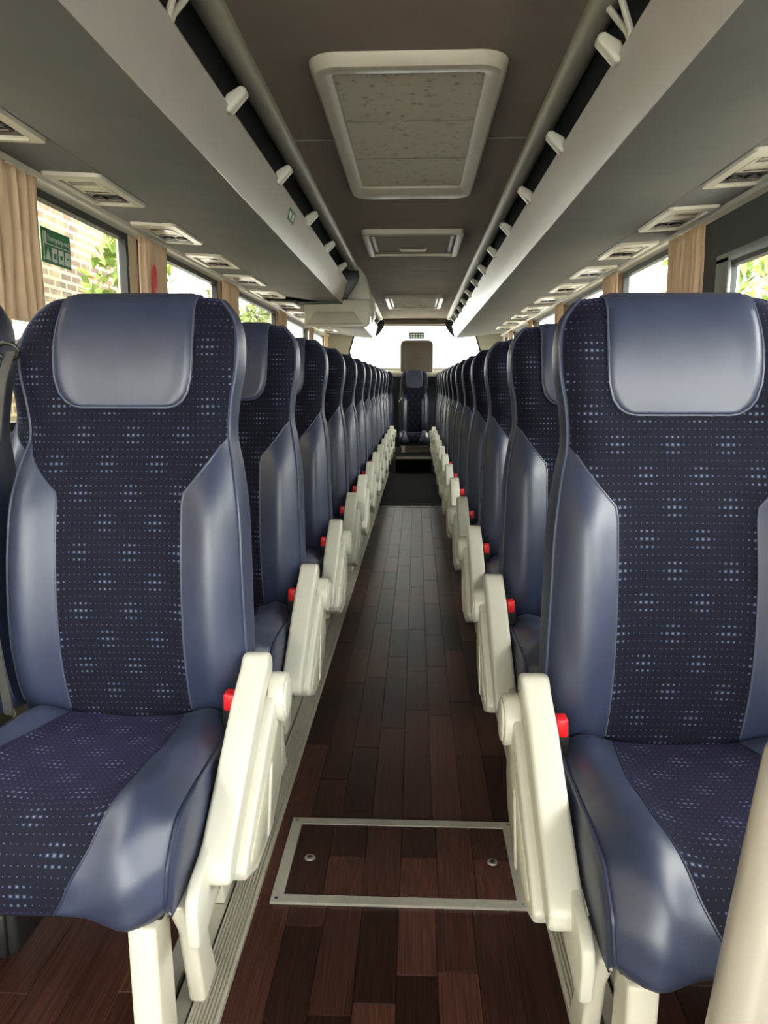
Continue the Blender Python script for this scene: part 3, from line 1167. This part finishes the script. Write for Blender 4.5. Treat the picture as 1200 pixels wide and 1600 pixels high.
def make_seat(s, kind):
    """s = +1 for a seat whose aisle side is +x (left of aisle), -1 mirrored"""
    e = empty('coach_seat')
    # backrest fabric
    mb = MB()
    P, U = [], []
    nc = 22
    for r_ in range(NB):
        y, z, w = BROWS[r_]
        b = bin_(z, w) if r_ < NB * 0.85 else w - 0.002
        P.append([BS(-b + 2 * b * c / nc, r_) for c in range(nc + 1)])
        U.append([(-b + 2 * b * c / nc + 0.5, BARC[r_]) for c in range(nc + 1)])
    mb.grid(P, U)
    back = mb.obj('backrest', FABRIC, e, s, recalc=False, angle=80)
    # leather bolsters and gussets
    for q in (-1, 1):
        mb = MB()
        P = []
        n1 = 8
        for r_ in range(NB):
            y, z, w = BROWS[r_]
            b = bin_(z, w) if r_ < NB * 0.85 else w - 0.002
            row = [BS(q * (b + (w - b) * c / n1), r_) for c in range(n1 + 1)]
            edge = row[-1]
            yb_ = max(yback(z), edge.y + 0.002)
            for c in (1, 2, 3, 4):
                t = c / 4
                row.append(Vector((q * (w + 0.010 * math.sin(math.pi * t) - 0.006 * t), edge.y + (yb_ - edge.y) * t, z)))
            P.append(row)
        mb.grid(P, flip=(q < 0))
        mb.obj('side_bolster', LEATHER, e, s, recalc=False, angle=60)
    # shell behind
    mb = MB()
    P = []
    for r_ in range(0, NB, 3):
        y, z, w = BROWS[r_]
        edge = BS(w, r_)
        yb_ = max(yback(z), edge.y + 0.002)
        P.append([Vector((-(w - 0.006) + 2 * (w - 0.006) * c / 8, yb_ + 0.022 * (1 - (c / 4 - 1) ** 4), z)) for c in range(9)])
    mb.grid(P, flip=True)
    mb.obj('back_shell', SHELL, e, s, recalc=False, angle=60)
    # leather headrest pad
    mb = MB()
    rows = [r_ for r_ in range(NB) if BROWS[r_][1] > 1.045 or r_ > NB * 0.85]
    P = []
    nc = 18
    PW = [(0, .086), (.004, .105), (.012, .119), (.03, .132), (.06, .140), (.1, .1425), (.16, .1415), (.2, .138), (.3, .136), (.4, .134)]
    a0 = BARC[rows[0]]
    outline_l, outline_r = [], []
    def pw(d):
        for (d0, w0), (d1, w1) in zip(PW, PW[1:]):
            if d <= d1:
                return w0 + (w1 - w0) * (d - d0) / (d1 - d0)
        return PW[-1][1]
    def arcpoint(d, x, off):
        # interpolate rows by arc length
        a = a0 + d
        k = 0
        while k < NB - 2 and BARC[k + 1] < a:
            k += 1
        t = (a - BARC[k]) / (BARC[k + 1] - BARC[k])
        p = BS(x, k).lerp(BS(x, k + 1), min(max(t, 0), 1))
        d1 = BS(x, k + 1) - BS(x, k)
        dx = BS(x + 0.002, k) - BS(x - 0.002, k)
        nn = dx.cross(d1).normalized()
        return p + nn * off
    total = BARC[NB - 1] - a0 - 0.002
    ds = [0, 0.001, 0.004, 0.008, 0.014, 0.022, 0.03, 0.045, 0.06] + [0.06 + (total - 0.06) * k / 22 for k in range(1, 23)]
    for i, d in enumerate(ds):
        w_ = pw(d)
        row = [arcpoint(d, -w_, -0.003)]
        for c in range(nc + 1):
            x = -w_ + 2 * w_ * c / nc
            off = 0.009 if i > 0 else -0.003
            if i == 1:
                off = 0.005
            if c in (0, nc):
                off = min(off, 0.005)
            row.append(arcpoint(d, x * (0.995 if c in (0, nc) else 1), off))
        row.append(arcpoint(d, w_, -0.003))
        P.append(row)
        outline_l.append(arcpoint(d, -w_ - 0.001, 0.003))
        outline_r.append(arcpoint(d, w_ + 0.001, 0.003))
    mb.grid(P)
    mb.obj('headrest_cover', LEATHER, e, s, recalc=False, angle=70)
    mb = MB()
    bot = [arcpoint(0.0, -0.086 + 0.172 * c / 10, 0.003) for c in range(1, 10)]
    mb.tube(outline_l[::-1] + bot + outline_r, 0.0028, 6, False)
    mb.obj('headrest_piping', PIPING, e, s)
    # piping: outer edge, bolster seam
    mb = MB()
    for q in (-1, 1):
        pts = []
        for r_ in range(2, NB - 8):
            y, z, w = BROWS[r_]
            p = BS(q * w, r_)
            pts.append(p + Vector((q * 0.002, 0, 0)))
        mb.tube(pts, 0.0027, 6, False)
        pts = []
        for r_ in range(2, NB):
            y, z, w = BROWS[r_]
            if z > 0.988:
                break
            p = BS(q * bin_(z, w), r_)
            pts.append(p + Vector((0, -0.0002, 0)))
        mb.tube(pts, 0.0022, 6, False)
    mb.obj('piping', PIPING, e, s)
    # cushion fabric
    mb = MB()
    P, U = [], []
    nc = 20
    for r_ in range(NCU):
        c_ = CROWS[r_][3]
        P.append([CSurf(-c_ + 2 * c_ * k / nc, r_) for k in range(nc + 1)])
        U.append([(-c_ + 2 * c_ * k / nc + 0.5, CARC[r_] + 0.004) for k in range(nc + 1)])
    mb.grid(P, U, flip=True)
    mb.obj('seat_cushion', FABRIC, e, s, recalc=False, angle=80)
    for q in (-1, 1):
        mb = MB()
        P = []
        for r_ in range(NCU):
            y, z, w, c_ = CROWS[r_]
            row = [CSurf(q * (c_ + (w - c_) * k / 10), r_) for k in range(11)]
            ed = row[-1]
            yb_, zb2 = max(ed.y, -0.452), 0.310
            for k in (1, 2, 3, 4):
                t = k / 4
                row.append(Vector((q * (w + 0.004 + 0.006 * math.sin(t * math.pi) - 0.004 * t), ed.y + (yb_ - ed.y) * t, ed.z + (zb2 - ed.z) * t)))
            P.append(row)
        mb.grid(P, flip=(q > 0))
        mb.obj('cushion_bolster', LEATHER, e, s, recalc=False, angle=60)
    mb = MB()
    for q in (-1, 1):
        pts = [CSurf(q * CROWS[r_][2], r_) + Vector((q * 0.002, 0, 0.001)) for r_ in range(2, NCU - 1)]
        mb.tube(pts, 0.0035, 6, False)
        pts = [CSurf(q * CROWS[r_][3], r_) for r_ in range(2, NCU - 1)]
        mb.tube(pts, 0.002, 6, False)
    mb.obj('cushion_piping', plain('dark_seam', srgb(38, 44, 68), 0.4, bump=0) if 'dark_seam' not in MATS else MATS['dark_seam'], e, s)
    mb = MB()
    mb.box(-0.215, 0.215, -0.43, 0.08, 0.285, 0.33)
    bevelled(mb, 'seat_pan', BLACK, e, 0.006, 2, s)
    mb = MB()
    mb.tube([(-0.235, -0.12, 0.235), (0.235, -0.12, 0.235)], 0.022, 10)
    mb.tube([(-0.235, 0.03, 0.235), (0.235, 0.03, 0.235)], 0.022, 10)
    mb.obj('cross_tube', SHELL, e, s)
    # legs
    zf = 0.026
    if kind == 'aisle':
        pr = [(-0.43, 0.27), (-0.36, 0.27), (-0.345, zf), (-0.425, zf)]
        bevelled(prism(pr, 0.156, 0.202), 'leg', CREAMSTEEL, e, 0.008, 3, s)
        pr = [(-0.40, 0.285), (-0.30, 0.285), (-0.27, 0.20), (-0.255, 0.12), (-0.215, zf), (-0.30, zf), (-0.325, 0.12), (-0.345, 0.2)]
        bevelled(prism(pr, 0.206, 0.236), 'leg', CREAMSTEEL, e, 0.008, 3, s)
        pr = [(-0.10, 0.285), (0.06, 0.285), (0.04, zf), (-0.04, zf)]
        bevelled(prism(pr, 0.165, 0.205), 'leg', CREAMSTEEL, e, 0.006, 2, s)
        # side cover and armrest
        pr = [(.075, .47), (.0, .455), (-.2, .386), (-.36, .342), (-.40, .336), (-.425, .32), (-.432, .29), (-.425, .235), (-.40, .225), (-.33, .24), (-.1, .255), (.05, .28), (.075, .31)]
        bevelled(prism(pr, 0.2475, 0.268), 'inner_side_cover', CREAM, e, 0.005, 2, s)
        pr = [(.065, .49), (.0, .485), (-.06, .455), (-.29, .315), (-.318, .292), (-.305, .268), (-.22, .232), (-.08, .225), (.03, .27), (.06, .33)]
        oc = bevelled(prism(pr, 0.2685, 0.318), 'outer_side_cover', CREAM, e, 0.009, 3, s)
        pr = [(.03, .42), (-.03, .42), (-.28, .29), (-.27, .268), (-.20, .25), (-.08, .25), (.01, .29)]
        bevelled(prism(pr, 0.315, 0.3205), 'cover_inset', CREAM2, oc, 0.002, 1, s)
        prr = [(-0.085, .375), (-.105, .37), (-.145, .25), (-.125, .247)]
        bevelled(prism(prr, 0.318, 0.3235), 'rib', CREAM, oc, 0.002, 1, s)
        top = []
        for k in range(7):   # rounded rear (pivot) end
            a = R(-60 + 180 * k / 6 + 30)
            top.append((0.015 + 0.036 * math.cos(a), 0.523 + 0.036 * math.sin(a)))
        pr = top + [(-0.10, .503), (-0.34, .345), (-0.358, .328), (-0.362, .300), (-0.345, .288), (-0.325, .286), (-.1, .425), (-0.03, .482)]
        ar = bevelled(prism(pr, 0.2475, 0.302), 'armrest', CREAM, e, 0.012, 4, s)
        mb = MB()
        cyl(mb, (0.300, 0.03, 0.458), 0.052, 0.032, 'x', 28, 0.050)
        cyl(mb, (0.332, 0.03, 0.458), 0.044, 0.005, 'x', 28, 0.040)
        bevelled(mb, 'hinge', CREAM, e, 0.003, 2, s)
        mb = MB()
        mb.box(0.215, 0.243, -0.045, -0.012, 0.42, 0.478)
        bk = bevelled(mb, 'buckle', BLACK, e, 0.004, 2, s)
        mb = MB()
        mb.box(0.219, 0.2405, -0.049, -0.016, 0.458, 0.494)
        bevelled(mb, 'buckle_button', RED, bk, 0.004, 2, s)
    else:
        pr = [(-0.43, 0.27), (-0.36, 0.27), (-0.345, -0.004), (-0.425, -0.004)]
        bevelled(prism(pr, -0.200, -0.145), 'leg', CREAMSTEEL, e, 0.008, 3, s)
        pr = [(-0.10, 0.27), (0.06, 0.27), (0.04, -0.004), (-0.04, -0.004)]
        bevelled(prism(pr, -0.200, -0.155), 'leg', CREAMSTEEL, e, 0.006, 2, s)
    # belt on the window side
    mb = MB()
    path = [(-0.222, 0.075, 1.165), (-0.226, 0.035, 1.10), (-0.232, 0.012, 1.0), (-0.238, -0.012, 0.93), (-0.240, -0.030, 0.86), (-0.241, -0.038, 0.75), (-0.241, -0.040, 0.6), (-0.236, -0.03, 0.50), (-0.236, -0.02, 0.43)]
    pp = spline(path, 26)
    G = []
    for p in pp:
        G.append([(p[0] - 0.016, p[1] + 0.012, p[2]), (p[0] - 0.006, p[1] - 0.002, p[2]), (p[0] + 0.012, p[1] - 0.004, p[2]), (p[0] + 0.013, p[1] - 0.001, p[2]), (p[0] - 0.004, p[1] + 0.002, p[2]), (p[0] - 0.014, p[1] + 0.015, p[2])])
    mb.grid(G, closed=True)
    bl = mb.obj('seat_belt', WEB, e, s)
    mb = MB()
    ring = [(-0.222 + 0.022 * math.cos(a), 0.066 - 0.006 * math.sin(a), 1.165 + 0.016 * math.sin(a)) for a in [2 * math.pi * k / 14 for k in range(15)]]
    mb.tube(ring, 0.0045, 8, False)
    mb.obj('belt_guide', BLACK, bl, s)
    mb = MB()
    mb.tube([(-0.262, -0.038, 0.858), (-0.24, -0.048, 0.872), (-0.222, -0.05, 0.892), (-0.214, -0.048, 0.91)], 0.006, 8)
    mb.tube([(-0.226, -0.05, 0.915), (-0.214, -0.05, 0.915), (-0.206, -0.049, 0.905), (-0.212, -0.05, 0.893)], 0.003, 6)
    mb.obj('belt_tongue', CHROME, bl, s)
    return e


LX, RX = -0.568, 0.534
ROWP = 0.785
YL, YR = 1.475, 1.395
pro = {}
for s, nm in ((1, 'left'), (-1, 'right')):
    pro[(s, 'aisle')] = make_seat(s, 'aisle')
    pro[(s, 'window')] = make_seat(s, 'window')
used = set()


def put(s, kind, x, y, z, label, group, sx=1.0):
    src = pro[(s, kind)]
    o = src if (s, kind) not in used else copy_tree(src)
    used.add((s, kind))
    o.location = (x, y, z)
    o.scale = (sx, 1, 1 if s > 0 else 0.99)
    tag(o, label, 'seat', group)
    return o


NROW = 12
for k in range(NROW):
    for s, nm in ((1, 'left'), (-1, 'right')):
        y = (YL if s > 0 else YR) + ROWP * k
        x = LX if s > 0 else RX
        det = 'navy coach seat with dotted fabric and leather bolsters, %s row left of the aisle' if s > 0 else 'navy coach seat with dotted fabric and leather bolsters, %s row right of the aisle'
        put(s, 'aisle', x, y, 0, (det % ORD[k]), 'aisle seats left of the aisle' if s > 0 else 'aisle seats right of the aisle')
        if k < 3:
            put(s, 'window', x - s * 0.476, y, 0, 'navy dotted seat beside the %s windows, %s row' % (nm, ORD[k]), 'window seats on the %s' % nm, 0.82)
# rear bench seats
zr = 0.19
yR = YL + ROWP * NROW - 0.06
for i, x in enumerate((-0.49, 0.0, 0.49)):
    s = 1 if x <= 0 else -1
    src = pro[(s, 'window')]
    o = copy_tree(src)
    o.location = (x, yR, 0)
    tag(o, ('dark navy rear seat at the end of the aisle, %s' % ['left of the middle one', 'in the middle', 'right of the middle one'][i]), 'seat', 'rear bench seats')

# ------------------------------------------------------------------ power socket box under the left front seat
sb = empty('socket_box', (-0.80 - LX, 1.12 - YL, 0))
sb.parent = pro[(1, 'aisle')]
boxobj('housing', BLACK, (-0.20, 0.17, 0.0, 0.12, 0.15, 0.262), sb, 0.012, 3)
boxobj('face_plate', BLACK, (0.0, 0.155, -0.008, 0.004, 0.155, 0.235), sb, 0.004)
mb = MB()
cyl(mb, (0.075, -0.014, 0.195), 0.028, 0.008, 'y', 24)
cyl(mb, (0.075, -0.016, 0.195), 0.020, 0.003, 'y', 24)
mb.obj('socket_rim', RUBBER, sb)
for z in (0.166, 0.225):
    mb = MB()
    cyl(mb, (0.138, -0.011, z), 0.006, 0.004, 'y', 12)
    mb.obj('screw', CHROME, sb)

# ------------------------------------------------------------------ near handrail at lower right
hr = empty('handrail', (0, 0, 0))
tag(hr, 'pale steel handrail rising close to the camera at the lower right', 'handrail')
mb = MB()
pa, pb = Vector((0.409, 0.80, 0.3625)), Vector((0.447, 0.80, 0.692))
d = (pb - pa)
pf = pa - d * (0.3625 / 0.3295)
pts = [pf] + [pf + (pb - pf) * k / 6 for k in range(1, 7)] + [pb + Vector((0.035, -0.01, 0.10)), pb + Vector((0.09, -0.02, 0.18)), pb + Vector((0.2, -0.02, 0.215)), pb + Vector((0.55, -0.02, 0.22)), Vector((1.27, 0.78, 0.84))]
mb.tube(pts, 0.034, 24)
mb.obj('rail', POLE, hr, angle=60)
mb = MB()
cyl(mb, (pf.x, pf.y, -0.0), 0.055, 0.014, 'z', 24, 0.048)
mb.obj('floor_flange', POLE, hr)
# chrome floor ring by the right front seat leg
mb = MB()
ring = [(0.435 + 0.022 * math.cos(a), 1.02 + 0.022 * math.sin(a), 0.006) for a in [2 * math.pi * k / 20 for k in range(21)]]
mb.tube(ring, 0.006, 8, False)
tag(mb.obj('floor_ring', CHROME), 'small chrome ring on the floor beside the front right seat leg', 'ring')

# ------------------------------------------------------------------ outside
boxobj('ground', GROUND, (-14, 14, -14, 30, -1.1, -1.0))['kind'] = 'structure'
bw = boxobj('brick_wall', BRICK, (-3.5, -3.2, -8, 9.4, -1.0, 3.4))
tag(bw, 'sunlit old brick wall outside the left windows', 'wall')
sw = MB()
P = []
for i in range(60):
    row = []
    for j in range(14):
        y = -6 + i * 0.4
        z = -1.0 + j * 0.215
        rr = random.uniform(-0.1, 0.1)
        row.append((3.6 + j * 0.09 + rr, y + random.uniform(-.1, .1), z))
    P.append(row)
sw.grid(P)
bank = sw.obj('stone_bank', STONE, recalc=False)
tag(bank, 'rough mossy stone bank outside the right windows', 'bank')


def shrub(x, y, z, rx, rz, mat, label, n=1500):
    mb = MB()
    rnd = random.Random(int(x * 100 + y * 10))
    cl = [(rnd.uniform(-.5, .5) * rx, rnd.uniform(-.6, .6) * rx, rnd.uniform(-.5, .5) * rz) for _ in range(14)]
    for _ in range(n):
        c = rnd.choice(cl)
        v = Vector((rnd.gauss(0, 1), rnd.gauss(0, 1), rnd.gauss(0, 1))).normalized() * rnd.uniform(0.5, 1) * rx * 0.45
        p = Vector(c) + v
        a = Vector((rnd.gauss(0, 1), rnd.gauss(0, 1), rnd.gauss(0, 1))).normalized()
        b = a.cross(Vector((rnd.gauss(0, 1), rnd.gauss(0, 1), rnd.gauss(0, 1)))).normalized()
        L, W = rnd.uniform(.05, .09), rnd.uniform(.02, .035)
        mb.poly([p - a * L, p + b * W, p + a * L, p - b * W])
    e = empty('shrub', (x, y, z))
    tag(e, label, 'shrub', 'shrubs outside the windows')
    o = mb.obj('foliage', mat, e, recalc=False, smooth=False)
    mb = MB()
    mb.tube([(0, 0, -1.0 - z), (0.05, 0.03, -0.5 - z * 0.5), (0, 0, 0)], [0.05, 0.04, 0.02], 7)
    mb.obj('stem', STONE, e)


shrub(-2.75, 3.5, 1.75, 0.45, 1.6, LEAF1, 'pale green shrub outside the front left window, nearest')
shrub(-2.3, 6.6, 2.0, 0.6, 1.4, LEAF1, 'bright green shrub outside the second left window')
shrub(-2.3, 10.5, 1.9, 0.7, 1.6, LEAF2, 'dark green shrub outside the left windows farther back')
shrub(2.9, 4.1, 1.7, 0.3, 1.2, LEAF1, 'narrow bright green shrub outside the front right window')
shrub(3.0, 8.2, 2.2, 0.8, 1.6, LEAF1, 'yellow-green bushy shrub outside the second right window')
shrub(3.2, 6.2, 2.4, 0.6, 0.9, LEAF2, 'darker green shrub over the bank on the right')
